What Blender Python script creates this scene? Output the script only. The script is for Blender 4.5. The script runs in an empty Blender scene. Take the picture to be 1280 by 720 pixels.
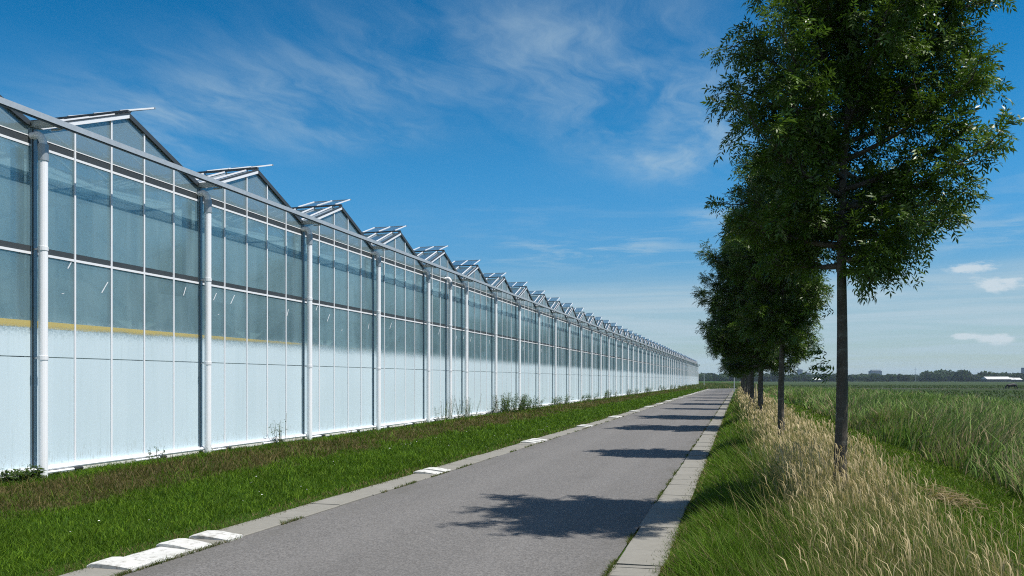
import bpy, math, random
import numpy as np
from mathutils import Vector
rng = np.random.default_rng(7)
random.seed(7)
PI = math.pi
scene = bpy.context.scene
C = scene.collection

# ------------------------------------------------------------------ camera frame
TH = math.radians(15.7)
CAMH = 1.6
FPX = 1009.0
def zc_of(X, Y): return Y * math.cos(TH) - X * math.sin(TH)
def xc_of(X, Y): return X * math.cos(TH) + Y * math.sin(TH)
def x_at(px, Y):            # world X that falls at photo column px for a thing at distance Y along the road
    d = (px - 924.0) / FPX * math.cos(TH)
    return d * Y * math.cos(TH) / (1 + d * math.sin(TH))
def at(px, zc):             # ground position for photo column px at depth zc
    xc = (px - 640.0) / FPX * zc
    return (xc * math.cos(TH) - zc * math.sin(TH), xc * math.sin(TH) + zc * math.cos(TH))

# ------------------------------------------------------------------ node helpers
class NT:
    def __init__(s, tree):
        s.t = tree; s.n = tree.nodes; s.l = tree.links; s.n.clear()
    def new(s, typ, **kw):
        n = s.n.new(typ)
        for k, v in kw.items(): setattr(n, k, v)
        return n
    def put(s, sock, v):
        if hasattr(v, 'is_output') or isinstance(v, bpy.types.NodeSocket): s.l.new(v, sock)
        elif isinstance(v, (tuple, list)):
            if sock.type == 'RGBA' and len(v) == 3: v = (*v, 1)
            sock.default_value = v
        else: sock.default_value = v
    def m(s, op, a, b=0.0, c=0.0, clamp=False):
        n = s.new('ShaderNodeMath', operation=op); n.use_clamp = clamp
        s.put(n.inputs[0], a); s.put(n.inputs[1], b)
        if len(n.inputs) > 2: s.put(n.inputs[2], c)
        return n.outputs[0]
    def ss(s, x, a, b, lo=0.0, hi=1.0):     # smooth ramp of x from a to b
        n = s.new('ShaderNodeMapRange', interpolation_type='SMOOTHSTEP')
        s.put(n.inputs[0], x); s.put(n.inputs[1], a); s.put(n.inputs[2], b); s.put(n.inputs[3], lo); s.put(n.inputs[4], hi)
        return n.outputs[0]
    def mix(s, f, a, b, blend='MIX'):
        n = s.new('ShaderNodeMix', data_type='RGBA', blend_type=blend)
        s.put(n.inputs[0], f); s.put(n.inputs[6], a); s.put(n.inputs[7], b)
        return n.outputs[2]
    def noise(s, vec, scale, detail=3, rough=0.55, dist=0.0, out=0):
        n = s.new('ShaderNodeTexNoise')
        if vec is not None: s.l.new(vec, n.inputs['Vector'])
        n.inputs['Scale'].default_value = scale; n.inputs['Detail'].default_value = detail
        n.inputs['Roughness'].default_value = rough; n.inputs['Distortion'].default_value = dist
        return n.outputs[out]
    def pos(s): return s.new('ShaderNodeNewGeometry').outputs['Position']
    def sep(s, v):
        n = s.new('ShaderNodeSeparateXYZ'); s.l.new(v, n.inputs[0]); return n.outputs
    def comb(s, x, y, z):
        n = s.new('ShaderNodeCombineXYZ')
        for i, v in enumerate((x, y, z)): s.put(n.inputs[i], v)
        return n.outputs[0]
    def scl(s, v, sc):
        n = s.new('ShaderNodeVectorMath', operation='MULTIPLY'); s.l.new(v, n.inputs[0]); n.inputs[1].default_value = sc
        return n.outputs[0]
    def bump(s, h, strength=0.3, dist=0.02):
        n = s.new('ShaderNodeBump'); s.put(n.inputs['Height'], h)
        n.inputs['Strength'].default_value = strength; n.inputs['Distance'].default_value = dist
        return n.outputs[0]
    def bsdf(s, color, rough=0.6, metal=0.0, spec=0.5, normal=None):
        n = s.new('ShaderNodeBsdfPrincipled')
        s.put(n.inputs['Base Color'], color); s.put(n.inputs['Roughness'], rough)
        n.inputs['Metallic'].default_value = metal; n.inputs['Specular IOR Level'].default_value = spec
        if normal is not None: s.l.new(normal, n.inputs['Normal'])
        return n.outputs[0]
    def mixs(s, f, a, b):
        n = s.new('ShaderNodeMixShader'); s.put(n.inputs[0], f); s.l.new(a, n.inputs[1]); s.l.new(b, n.inputs[2])
        return n.outputs[0]
    def out(s, surf, vol=None):
        n = s.new('ShaderNodeOutputMaterial')
        if surf is not None: s.l.new(surf, n.inputs['Surface'])
        if vol is not None: s.l.new(vol, n.inputs['Volume'])

def material(name):
    m = bpy.data.materials.new(name); m.use_nodes = True
    return m, NT(m.node_tree)

def simple(name, col, rough=0.6, metal=0.0, spec=0.5, var=0.12, scale=3.0, bump=0.0):
    m, t = material(name)
    p = t.pos()
    n = t.noise(p, scale, 4)
    c = t.mix(n, tuple(x * (1 - var) for x in col), tuple(min(1, x * (1 + var)) for x in col))
    nm = t.bump(t.noise(p, scale * 12, 3), bump, 0.01) if bump else None
    t.out(t.bsdf(c, rough, metal, spec, nm))
    return m

# ------------------------------------------------------------------ mesh helpers
class MB:
    def __init__(s): s.v = []; s.f = []; s.mi = []
    def box(s, x0, x1, y0, y1, z0, z1, mi=0):
        b = len(s.v)
        s.v += [(x, y, z) for z in (z0, z1) for y in (y0, y1) for x in (x0, x1)]
        for q in ((0, 2, 3, 1), (4, 5, 7, 6), (0, 1, 5, 4), (2, 6, 7, 3), (0, 4, 6, 2), (1, 3, 7, 5)):
            s.f.append(tuple(b + i for i in q)); s.mi.append(mi)
    def poly(s, pts, mi=0):
        b = len(s.v); s.v += [tuple(p) for p in pts]; s.f.append(tuple(range(b, b + len(pts)))); s.mi.append(mi)
    def prism(s, pts, d, mi=0):         # polygon pts extruded by vector d
        b = len(s.v); n = len(pts)
        s.v += [tuple(p) for p in pts] + [tuple(p[i] + d[i] for i in range(3)) for p in pts]
        s.f.append(tuple(b + i for i in range(n))[::-1]); s.mi.append(mi)
        s.f.append(tuple(b + n + i for i in range(n))); s.mi.append(mi)
        for i in range(n):
            j = (i + 1) % n
            s.f.append((b + i, b + j, b + n + j, b + n + i)); s.mi.append(mi)
    def path(s, pts, rad, n=8, mi=0, cap=True):
        pts = [Vector(p) for p in pts]; b = len(s.v); prev = None
        for i, p in enumerate(pts):
            d = (pts[min(i + 1, len(pts) - 1)] - pts[max(i - 1, 0)]).normalized()
            if prev is None:
                a = Vector((1, 0, 0)) if abs(d.x) < .8 else Vector((0, 1, 0))
            else: a = prev
            u = (a - d * a.dot(d)).normalized(); w = d.cross(u); prev = u
            r = rad[i] if isinstance(rad, (list, tuple)) else rad
            for k in range(n):
                q = p + (u * math.cos(2 * PI * k / n) + w * math.sin(2 * PI * k / n)) * r
                s.v.append(tuple(q))
        for i in range(len(pts) - 1):
            for k in range(n):
                k2 = (k + 1) % n
                s.f.append((b + i * n + k, b + i * n + k2, b + (i + 1) * n + k2, b + (i + 1) * n + k)); s.mi.append(mi)
        if cap:
            s.f.append(tuple(b + k for k in range(n))[::-1]); s.mi.append(mi)
            e = b + (len(pts) - 1) * n
            s.f.append(tuple(e + k for k in range(n))); s.mi.append(mi)
    def beam(s, p0, p1, w, h, mi=0):    # rectangular bar between two points
        p0 = Vector(p0); p1 = Vector(p1); d = (p1 - p0).normalized()
        u = d.cross(Vector((0, 0, 1)))
        if u.length < 1e-4: u = Vector((1, 0, 0))
        u.normalize(); w_ = u.cross(d)
        pts = [p0 + u * (sx * w / 2) + w_ * (sz * h / 2) for sx, sz in ((-1, -1), (1, -1), (1, 1), (-1, 1))]
        s.prism(pts, p1 - p0, mi)
    def build(s, name, mats, parent=None, smooth=False, loc=(0, 0, 0)):
        me = bpy.data.meshes.new(name); me.from_pydata(s.v, [], s.f); me.update()
        if not isinstance(mats, (list, tuple)): mats = [mats]
        for m in mats: me.materials.append(m)
        me.polygons.foreach_set('material_index', s.mi)
        if smooth: me.polygons.foreach_set('use_smooth', [True] * len(s.f))
        return link(name, me, parent, loc)

def link(name, data, parent=None, loc=(0, 0, 0), rz=0.0):
    o = bpy.data.objects.new(name, data); C.objects.link(o)
    o.location = loc; o.rotation_euler = (0, 0, rz)
    if parent is not None: o.parent = parent
    return o
def tag(o, label=None, cat=None, group=None, kind=None):
    if label: o['label'] = label
    if cat: o['category'] = cat
    if group: o['group'] = group
    if kind: o['kind'] = kind
    return o
def empty(name, loc=(0, 0, 0), rz=0.0):
    o = link(name, None, None, loc, rz); o.empty_display_size = .2; return o
def copy_of(o, parent=None, loc=None, rz=None, scale=None):
    c = o.copy(); C.objects.link(c)
    if parent is not None: c.parent = parent
    if loc is not None: c.location = loc
    if rz is not None: c.rotation_euler = (0, 0, rz)
    if scale is not None: c.scale = scale
    return c
def copy_thing(o, loc, rz=0.0, scale=None):
    c = copy_of(o, None, loc, rz, scale)
    for ch in list(o.children):
        d = copy_of(ch, c)
        for g in list(ch.children): copy_of(g, d)
    return c

def np_mesh(name, V, F, mats, cols=None, smooth=False, mi=None):
    """V (n,3); F list of (m,k) int arrays"""
    me = bpy.data.meshes.new(name)
    me.vertices.add(len(V)); me.vertices.foreach_set('co', np.asarray(V, np.float32).ravel())
    loops = np.concatenate([f.ravel() for f in F]); sizes = np.concatenate([np.full(len(f), f.shape[1]) for f in F])
    me.loops.add(len(loops)); me.loops.foreach_set('vertex_index', loops.astype(np.int32))
    st = np.concatenate([[0], np.cumsum(sizes)[:-1]])
    me.polygons.add(len(sizes)); me.polygons.foreach_set('loop_start', st.astype(np.int32))
    try: me.polygons.foreach_set('loop_total', sizes.astype(np.int32))
    except Exception: pass
    if mi is not None: me.polygons.foreach_set('material_index', mi.astype(np.int32))
    if smooth: me.polygons.foreach_set('use_smooth', np.ones(len(sizes), bool))
    if cols is not None:
        a = me.attributes.new('tint', 'FLOAT_COLOR', 'POINT')
        a.data.foreach_set('color', np.concatenate([cols, np.ones((len(cols), 1))], 1).astype(np.float32).ravel())
    me.update(calc_edges=True)
    if not isinstance(mats, (list, tuple)): mats = [mats]
    for m in mats: me.materials.append(m)
    return me

# ------------------------------------------------------------------ materials
M = {}
M['white_metal'] = simple('white_metal', (.80, .81, .83), .35, 0, .5, .05, 2)
M['pipe_white'] = simple('pipe_white', (.88, .89, .91), .4, 0, .5, .04, 1.5)
M['grey_metal'] = simple('grey_metal', (.36, .40, .43), .4, .3, .5, .15, 4)
M['galvanised'] = simple('galvanised', (.50, .53, .55), .45, .35, .5, .2, 14)
M['dark_metal'] = simple('dark_metal', (.06, .068, .072), .45, .2, .5, .2, 5)
M['post_metal'] = simple('post_metal', (.30, .40, .47), .4, .2, .5, .12, 3)
M['yellow'] = simple('yellow', (.75, .52, .04), .6)
M['rubber'] = simple('rubber', (.015, .015, .017), .5)

def plinth_mat():
    m, t = material('painted_plinth')
    p = t.pos(); n = t.noise(p, 2.5, 6, .65); n2 = t.noise(t.scl(p, (1, 6, .8)), 2, 4)
    f = t.m('MULTIPLY', t.ss(n, .5, .72), .75)
    c = t.mix(f, (.74, .75, .74), (.33, .29, .22)); c = t.mix(t.m('MULTIPLY', t.ss(n2, .55, .75), .5), c, (.5, .48, .42))
    t.out(t.bsdf(c, .8)); return m
M['plinth'] = plinth_mat()

def facade_glass():
    m, t = material('whitewashed_glass')
    p = t.pos(); x, y, z = t.sep(p)
    edge = t.noise(p, 38, 6, .75)
    edge2 = t.noise(t.scl(p, (1, .35, 1)), 1.6, 2)
    zz = t.m('ADD', z, t.m('ADD', t.m('MULTIPLY', t.m('SUBTRACT', edge, .5), .55), t.m('MULTIPLY', t.m('SUBTRACT', edge2, .5), .16)))
    white = t.ss(zz, 2.58, 2.26)
    # wash: lime wash on the inside of the glass
    streak = t.noise(t.scl(p, (1, 22, .5)), 2, 3)
    smear = t.noise(t.scl(p, (1, .6, .8)), 1.3, 4)
    wc = t.mix(streak, (.54, .655, .71), (.585, .70, .75))
    wc = t.mix(t.ss(smear, .45, .8, 0, .5), wc, (.61, .72, .765))
    low = t.ss(z, .7, .24)
    pc = t.new('ShaderNodeTexWhiteNoise', noise_dimensions='1D'); t.l.new(t.m('FLOOR', t.m('MULTIPLY', t.m('ADD', y, .02), 1.25)), pc.inputs['W'])
    wc = t.mix(t.m('MULTIPLY', pc.outputs['Value'], .22), wc, (.46, .58, .63))
    drip = t.m('MULTIPLY', t.ss(t.noise(t.scl(p, (1, 9, .35)), 1.6, 5, .6), .52, .75), .35); wc = t.mix(drip, wc, (.44, .55, .58))
    grime = t.m('MULTIPLY', t.ss(t.noise(t.scl(p, (1, 14, 2.5)), 3, 4), .5, .7), t.m('MULTIPLY', low, .7))
    wc = t.mix(grime, wc, (.38, .42, .40))
    wash = t.bsdf(wc, .7, 0, 0)
    # clear part: dusty film over clear glass
    dust = t.noise(t.scl(p, (1, 1, .35)), 2.2, 5, .6)
    film = t.bsdf(t.mix(dust, (.235, .385, .45), (.31, .465, .515)), .8, 0, 0)
    tr = t.new('ShaderNodeBsdfTransparent'); tr.inputs[0].default_value = (.80, .90, .91, 1)
    cell = t.new('ShaderNodeTexWhiteNoise', noise_dimensions='2D'); t.l.new(t.comb(t.m('FLOOR', t.m('MULTIPLY', t.m('ADD', y, .02), 1.25)), t.m('FLOOR', t.m('MULTIPLY', z, .62)), 0.0), cell.inputs['Vector']); cv = cell.outputs['Value']
    cover = t.m('ADD', t.ss(dust, .2, .8, .30, .46), t.m('MULTIPLY', t.m('SUBTRACT', cv, .5), .12))
    clear = t.mixs(cover, tr.outputs[0], film)
    body = t.mixs(white, clear, wash)
    # reflection
    wav = t.bump(t.noise(p, .9, 2), .05, .05)
    g = t.new('ShaderNodeBsdfGlossy'); g.inputs['Roughness'].default_value = .09; t.l.new(wav, g.inputs['Normal'])
    g.inputs[0].default_value = (.82, .9, .92, 1)
    fr = t.new('ShaderNodeFresnel'); fr.inputs['IOR'].default_value = 1.45
    f = t.m('MINIMUM', t.m('MULTIPLY', fr.outputs[0], t.m('SUBTRACT', 1.0, t.m('MULTIPLY', white, .55))), .34)
    t.out(t.mixs(f, body, g.outputs[0])); return m
M['facade_glass'] = facade_glass()

def clear_glass(name, film=.25, tint=(.86, .93, .95)):
    m, t = material(name)
    tr = t.new('ShaderNodeBsdfTransparent'); tr.inputs[0].default_value = (*tint, 1)
    d = t.bsdf((.34, .46, .50), .8, 0, 0)
    g = t.new('ShaderNodeBsdfGlossy'); g.inputs['Roughness'].default_value = .04
    fr = t.new('ShaderNodeFresnel'); fr.inputs['IOR'].default_value = 1.45
    b = t.mixs(film, tr.outputs[0], d)
    t.out(t.mixs(t.m('MINIMUM', fr.outputs[0], .5), b, g.outputs[0])); return m
M['gable_glass'] = clear_glass('gable_glass', .38)
M['roof_glass'] = clear_glass('roof_glass', .12)
M['screen'] = simple('screen_cloth', (.42, .47, .48), .9, 0, .1, .1, 1)
def thin_cloth():
    m, t = material('thin_screen'); tr = t.new('ShaderNodeBsdfTransparent'); tl = t.new('ShaderNodeBsdfTranslucent'); tl.inputs[0].default_value = (.6, .65, .66, 1)
    t.out(t.mixs(.45, tl.outputs[0], tr.outputs[0])); return m
M['thin_screen'] = thin_cloth()
M['interior_cloth'] = simple('stand_in_cloth', (.55, .62, .61), .9, 0, .1, .12, .5)
M['inner_floor'] = simple('inner_floor', (.3, .31, .3), .9)

def asphalt():
    m, t = material('asphalt')
    p = t.pos()
    v = t.new('ShaderNodeTexVoronoi'); v.inputs['Scale'].default_value = 70; t.l.new(p, v.inputs['Vector'])
    stone = t.ss(v.outputs['Color'], .0, 1.0)
    fine = t.noise(p, 190, 2, .6); big = t.noise(t.scl(p, (1, .35, 1)), .9, 4)
    c = t.mix(stone, (.082, .078, .074), (.222, .212, .20))
    c = t.mix(t.ss(fine, .35, .7, 0, .6), c, (.15, .144, .141))
    c = t.mix(t.ss(fine, .62, .75, 0, .7), c, (.30, .29, .28))
    c = t.mix(t.ss(big, .35, .75, 0, .35), c, (.125, .12, .113))
    x, y, z = t.sep(p)
    edge = t.m('ADD', t.ss(x, -4.35, -4.8), t.ss(x, -1.5, -1.1)); c = t.mix(t.m('MULTIPLY', edge, t.ss(t.noise(t.scl(p, (1, .3, 1)), 2.6, 4), .35, .7, 0, .45)), c, (.10, .095, .082))
    st = t.noise(t.scl(p, (1.2, .5, 1)), .55, 5, .65); c = t.mix(t.ss(st, .58, .72, 0, .28), c, (.095, .09, .086))
    trk = t.m('ADD', t.ss(t.m('ABSOLUTE', t.m('ADD', x, 2.1)), .38, .05), t.ss(t.m('ABSOLUTE', t.m('ADD', x, 3.75)), .38, .05)); c = t.mix(t.m('MULTIPLY', trk, .12), c, (.23, .22, .21))
    t.out(t.bsdf(c, .85, 0, .3, t.bump(t.m('ADD', stone, fine), .55, .012))); return m
M['asphalt'] = asphalt()

def kerb_mat():
    m, t = material('kerb_concrete')
    p = t.pos(); x, y, z = t.sep(p)
    n = t.noise(p, 9, 6, .7); n2 = t.noise(p, 60, 3); n3 = t.noise(p, 1.3, 3)
    c = t.mix(n, (.175, .168, .145), (.27, .26, .23)); c = t.mix(t.ss(n2, .5, .7, 0, .35), c, (.2, .195, .175))
    c = t.mix(t.ss(n3, .5, .8, 0, .4), c, (.285, .275, .25))
    t.out(t.bsdf(c, .9, 0, .2, t.bump(t.m('ADD', n, t.m('MULTIPLY', n2, .5)), .5, .01))); return m
M['kerb'] = kerb_mat()
def paintblock():
    m, t = material('white_painted_concrete')
    p = t.pos(); n = t.noise(p, 14, 6, .7); nb = t.noise(p, 4.5, 4, .6)
    c = t.mix(t.ss(nb, .4, .7, 0, .5), (.56, .56, .535), (.43, .42, .385)); c = t.mix(t.ss(n, .50, .68, 0, .85), c, (.27, .26, .23))
    t.out(t.bsdf(c, .75, 0, .3, t.bump(n, .4, .01))); return m
M['white_block'] = paintblock()

def bark():
    m, t = material('bark')
    o = t.new('ShaderNodeTexCoord').outputs['Object']
    n = t.noise(t.scl(o, (1, 1, .25)), 28, 5, .65); l = t.noise(t.scl(o, (1, 1, .8)), 17, 3); bnd = t.noise(t.scl(o, (.4, .4, 1.6)), 9, 3)
    c = t.mix(n, (.045, .038, .032), (.14, .125, .105))
    c = t.mix(t.ss(bnd, .52, .7, 0, .4), c, (.23, .22, .19))
    c = t.mix(t.ss(l, .63, .72, 0, .7), c, (.26, .27, .2))
    t.out(t.bsdf(c, .9, 0, .2, t.bump(n, .9, .02))); return m
M['bark'] = bark()

def leafmat(name, col, trans=.3, rough=.38, spec=.5, attr=True):
    m, t = material(name)
    if attr:
        a = t.new('ShaderNodeAttribute', attribute_name='tint'); c = a.outputs['Color']
    else: c = col
    b = t.bsdf(c, rough, 0, spec)
    tl = t.new('ShaderNodeBsdfTranslucent')
    t.l.new(t.mix(.5, c, (col[0] * 1.6, col[1] * 1.7, col[2] * .7)), tl.inputs[0])
    t.out(t.mixs(trans, b, tl.outputs[0])); return m
M['leaf'] = leafmat('ash_leaf', (.045, .085, .02), .28, .40, .42)
M['grass'] = leafmat('grass_blade', (.08, .14, .02), .3, .6, .12)
M['hay'] = leafmat('dry_grass', (.35, .28, .14), .25, .7, .2)

# ------------------------------------------------------------------ terrain
ROAD_L, ROAD_R = -4.86, -1.05
KL, KR = -5.31, -.62
RC = (ROAD_L + ROAD_R) / 2
YB, RB = 148.0, 14.0           # the road bends right beyond here
def road_dist(X, Y):
    X = np.asarray(X, float); Y = np.asarray(Y, float)
    d = np.where(Y < YB, np.abs(X - RC), 1e9)
    cx, cy = RC + RB, YB
    ang = (Y >= YB) & (X < cx)
    d = np.where(ang, np.abs(np.hypot(X - cx, Y - cy) - RB), d)
    d = np.where((X >= cx) & (Y > YB), np.minimum(d, np.abs(Y - (YB + RB))), d)
    return d
def hsin(X, Y, s=1.0):
    return (np.sin(X * 1.3 * s + 1.7 * np.sin(Y * .7 * s)) * np.cos(Y * 1.1 * s + np.sin(X * .9 * s)) + .5 * np.sin(X * 3.1 * s + Y * 2.3 * s + 1)) / 1.5
PX = [-6000, -30, -10.6, -10.1, -9.2, -7.6, -6.2, -5.45, -5.31, -5.2, -.7, -.62, -.4, 1.0, 2.2, 2.9, 3.6, 4.4, 6.0, 9.0, 14, 6000]
PZ = [-.3, .05, .06, .08, .17, .10, .03, .012, -.015, -.04, -.04, -.01, .03, .06, .02, -.06, -.08, -.12, -.2, -.3, -.35, -.35]
def ground_z(X, Y):
    X = np.asarray(X, float); Y = np.asarray(Y, float)
    z = np.interp(X, PX, PZ)
    off = np.clip((road_dist(X, Y) - 2.45) / .8, 0, 1)
    near = np.exp(-np.abs(Y) / 120)
    z = z + (.022 + .05 * np.exp(-((X + 8.6) / .9) ** 2)) * hsin(X, Y) * off * near
    far = np.clip((np.asarray(Y) - (YB - 2)) / 10, 0, 1)
    blend = np.clip((road_dist(X, Y) - 2.4) / 3.0, 0, 1)
    zb = -.04 * (1 - blend) + z * blend
    return np.where(Y > YB - 2, zb * far + z * (1 - far), z)

def make_ground():
    xs = np.unique(np.concatenate([np.linspace(-6000, -300, 12), np.linspace(-300, -30, 10), np.linspace(-30, -11, 10), np.linspace(-11, 14, 126), PX[1:-1],
                                   np.linspace(14, 60, 24), np.linspace(60, 300, 14), np.linspace(300, 6000, 14)]))
    ys = np.unique(np.concatenate([np.linspace(-3000, -60, 8), np.linspace(-60, 0, 20), np.linspace(0, 40, 160), np.linspace(40, 175, 180),
                                   np.linspace(175, 400, 40), np.linspace(400, 1200, 20), np.linspace(1200, 7000, 14)]))
    X, Y = np.meshgrid(xs, ys); Z = ground_z(X, Y)
    V = np.stack([X, Y, Z], -1).reshape(-1, 3); nx = len(xs); ny = len(ys)
    i, j = np.meshgrid(np.arange(nx - 1), np.arange(ny - 1)); a = (j * nx + i).ravel()
    F = np.stack([a, a + 1, a + 1 + nx, a + nx], 1)
    m, t = material('ground_soil_grass')
    p = t.pos(); x, y, z = t.sep(p)
    n = t.noise(p, 1.4, 5, .6); n2 = t.noise(p, 22, 4, .65); n3 = t.noise(t.scl(p, (1, .25, 1)), .5, 3); n4 = t.noise(p, .012, 4, .6)
    xw = t.m('ADD', x, t.m('MULTIPLY', t.m('SUBTRACT', n, .5), 1.0))
    green = t.mix(n2, (.014, .04, .003), (.05, .10, .01))
    brown = t.mix(n2, (.05, .042, .02), (.125, .10, .05))
    inband = t.m('MULTIPLY', t.ss(xw, -9.7, -9.2), t.ss(xw, -7.3, -7.8))
    c = t.mix(t.m('MULTIPLY', inband, t.ss(n3, .2, .6, .45, 1.0)), green, brown)
    # right of the road
    hay = t.mix(n2, (.06, .065, .02), (.16, .13, .06))
    c = t.mix(t.m('MULTIPLY', t.ss(xw, .2, .9), t.ss(xw, 2.2, 1.7)), c, hay)
    past = t.mix(n4, (.028, .05, .016), (.05, .066, .026)); past = t.mix(t.ss(n, .3, .8, 0, .35), past, (.03, .056, .018))
    c = t.mix(t.ss(xw, 6, 9), c, past)
    bare = t.m('MULTIPLY', t.ss(t.noise(p, 3.1, 3), .6, .68), t.m('MULTIPLY', t.ss(x, -.8, -.6), t.ss(x, -.1, -.4)))
    c = t.mix(bare, c, (.16, .125, .08))
    t.out(t.bsdf(c, .95, 0, .1, t.bump(n2, .8, .04)))
    g = link('ground', np_mesh('ground', V, [F], m)); tag(g, kind='structure')
make_ground()

def ribbon(name, off0, off1, z, mat, ystart=-12.0, thick=None):
    """strip beside the road centre line, following its bend"""
    pts = []
    for y in np.arange(ystart, YB + .01, 1.0): pts.append(((RC, y), (1, 0)))
    for a in np.linspace(0, PI / 2, 16)[1:]:
        pts.append(((RC + RB - RB * math.cos(a), YB + RB * math.sin(a)), (math.cos(a), -math.sin(a))))
    for x in np.arange(RC + RB + 2, 90, 4): pts.append(((x, YB + RB), (0, -1)))
    V = []; F = []
    for (p, nrm) in pts:
        for o in (off0, off1): V.append((p[0] + nrm[0] * o, p[1] + nrm[1] * o, z))
    for i in range(len(pts) - 1): F.append((2 * i, 2 * i + 1, 2 * i + 3, 2 * i + 2))
    return link(name, np_mesh(name, np.array(V), [np.array(F)], mat))
tag(ribbon('road', ROAD_L - RC, ROAD_R - RC, 0.0, M['asphalt']), kind='structure')

def kerb(name, x0, x1, slab, left):
    mb = MB(); r = random.Random(3 + left); y = -6.0
    while y < YB:
        L = slab * r.uniform(.92, 1.08)
        g = .012
        dz = r.uniform(-.004, .006); tx = r.uniform(-.012, .012)
        zt = .012 + dz
        if not left and y < 6.9 and y > 4.6:        # worn ribbed slabs close by
            k = y
            while k < y + L - g - .02:
                w = r.uniform(.10, .17)
                mb.prism([(x0 + tx, k, -.08), (x1 + tx, k, -.08), (x1 + tx - r.uniform(0, .03), k, zt + r.uniform(-.012, .012)), (x0 + tx, k, zt - .004)], (0, min(w, y + L - g - k) - .012, 0))
                k += w
        else:
            b = .008
            mb.prism([(x0 + tx, y, -.08), (x1 + tx, y, -.08), (x1 + tx, y, zt - b), (x1 + tx - b, y, zt), (x0 + tx + b, y, zt), (x0 + tx, y, zt - b)], (0, L - g, 0))
        y += L
    return tag(mb.build(name, M['kerb']), kind='structure')
kerb('kerb', KL, ROAD_L - .012, 1.0, 1)
kerb('kerb', ROAD_R + .012, KR, .62, 0)

# raised white kerb blocks, in little clusters along the left edge
def block_mesh(raised, r):
    mb = MB(); w = .27; n = 5
    prof = [(-.01, -.05), (.44, -.05), (.44, .02), (.42, .026), (.32, .038), (.21, .05), (.11, .056), (.03, .05), (-.01, .03)] if raised else \
           [(-.01, -.05), (.44, -.05), (.44, .016), (.40, .022), (.04, .024), (-.01, .014)]
    ys = [0, .012, w - .012, w]; ins = [.012, 0, 0, .012]
    b = len(prof)
    cx, cz = .2, 0
    for yy, s in zip(ys, ins):
        for (x, z) in prof: mb.v.append((x + (cx - x) * s * 2 + r.uniform(-.003, .003), yy + r.uniform(-.002, .002), z - s * .5 * (z > 0) + r.uniform(-.002, .002)))
    for k in range(3):
        for i in range(b):
            j = (i + 1) % b; mb.f.append((k * b + i, k * b + j, (k + 1) * b + j, (k + 1) * b + i)); mb.mi.append(0)
    mb.f.append(tuple(range(b))[::-1]); mb.f.append(tuple(3 * b + i for i in range(b))); mb.mi += [0, 0]
    return mb
rb = random.Random(5)
blk_protos = [block_mesh(True, rb).build('kerb_block', M['white_block']) for _ in range(3)]
flat_proto = block_mesh(False, rb).build('kerb_block', M['white_block'])
used = set()
def place_block(y, raised, label, group):
    p = blk_protos[rb.randrange(3)] if raised else flat_proto
    if p.name in used: o = copy_of(p)
    else: o = p; used.add(p.name)
    o.location = (KL + rb.uniform(-.02, .02), y, 0); o.rotation_euler = (0, rb.uniform(-.02, .02), rb.uniform(-.05, .05))
    tag(o, label, 'kerb block', group)
G1 = 'white blocks along the left kerb'
place_block(5.60, True, 'white painted raised kerb block closest to the camera, its hump beside the grass', G1)
place_block(5.92, False, 'flat white kerb slab right after the closest raised block', G1)
place_block(6.19, False, 'second flat white kerb slab, just before the middle raised block', G1)
place_block(6.47, True, 'raised white kerb block between the flat white slabs and the next hump', G1)
place_block(6.90, True, 'raised white kerb block ending the nearest cluster, grey slabs beyond it', G1)
place_block(12.75, True, 'nearer raised white block of the second kerb cluster along the road', G1)
place_block(13.15, True, 'farther raised white block of the second kerb cluster along the road', G1)
place_block(19.7, True, 'nearest raised white block of the third kerb cluster', G1)
place_block(20.1, True, 'middle raised white block of the third kerb cluster', G1)
place_block(20.5, True, 'farthest raised white block of the third kerb cluster', G1)
for k, yb in enumerate(np.arange(27.0, 147, 6.8)):
    for j in range(2 + (k % 2)):
        place_block(yb + .42 * j, True, 'small white kerb block far along the left kerb, past the third cluster', 'far white kerb blocks')
for p in blk_protos + [flat_proto]:
    assert p.name in used

# ------------------------------------------------------------------ greenhouse
FX = -10.5; Y0 = 2.0; NB = 54; BW = 4.0
EAVE = 5.51; PEAK = 6.33; DEPTH = 18.0
gh = empty('greenhouse', (FX, Y0, 0))
tag(gh, 'very long glass greenhouse with saw-tooth gables, white lower wall and white downpipes', 'greenhouse')
LEN = NB * BW
def gpart(mb, name, mats, parent=gh, smooth=False): return mb.build(name, mats, parent, smooth)
def repeat(proto, n, dy=BW, start=1):
    outs = [proto]
    for i in range(start, n):
        c = copy_of(proto, proto.parent, (proto.location.x, proto.location.y + dy * i, proto.location.z))
        for ch in list(proto.children): copy_of(ch, c)
        outs.append(c)
    return outs
mb = MB(); mb.box(-.14, .03, 0, LEN, -.3, .235); gpart(mb, 'plinth', M['plinth'])
mb = MB(); mb.path([(.115, -.2, .215), (.115, LEN + .2, .215)], .032, 8); mb.box(-.03, .045, 0, LEN, .237, .262); gpart(mb, 'sill_rail', M['white_metal'])
mb = MB(); mb.box(-.10, .012, 0, LEN, 3.575, 3.665, 0); mb.box(-.05, .026, 0, LEN, 3.535, 3.573, 1); gpart(mb, 'mid_rail', [M['dark_metal'], M['white_metal']])
mb = MB(); mb.box(-.09, .008, 0, LEN, 5.235, 5.345, 2); mb.box(-.07, .018, 0, LEN, 5.195, 5.232, 1); mb.box(-.08, .014, 0, LEN, 5.347, 5.362, 1); gpart(mb, 'eave_truss', [M['grey_metal'], M['white_metal'], M['dark_metal']])
mb = MB(); mb.box(.43, .49, -.3, LEN + .25, 5.50, 5.588, 0); mb.box(.44, .475, -.3, LEN + .25, 5.482, 5.498, 1); gpart(mb, 'eave_rail', [M['galvanised'], M['dark_metal']])
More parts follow.
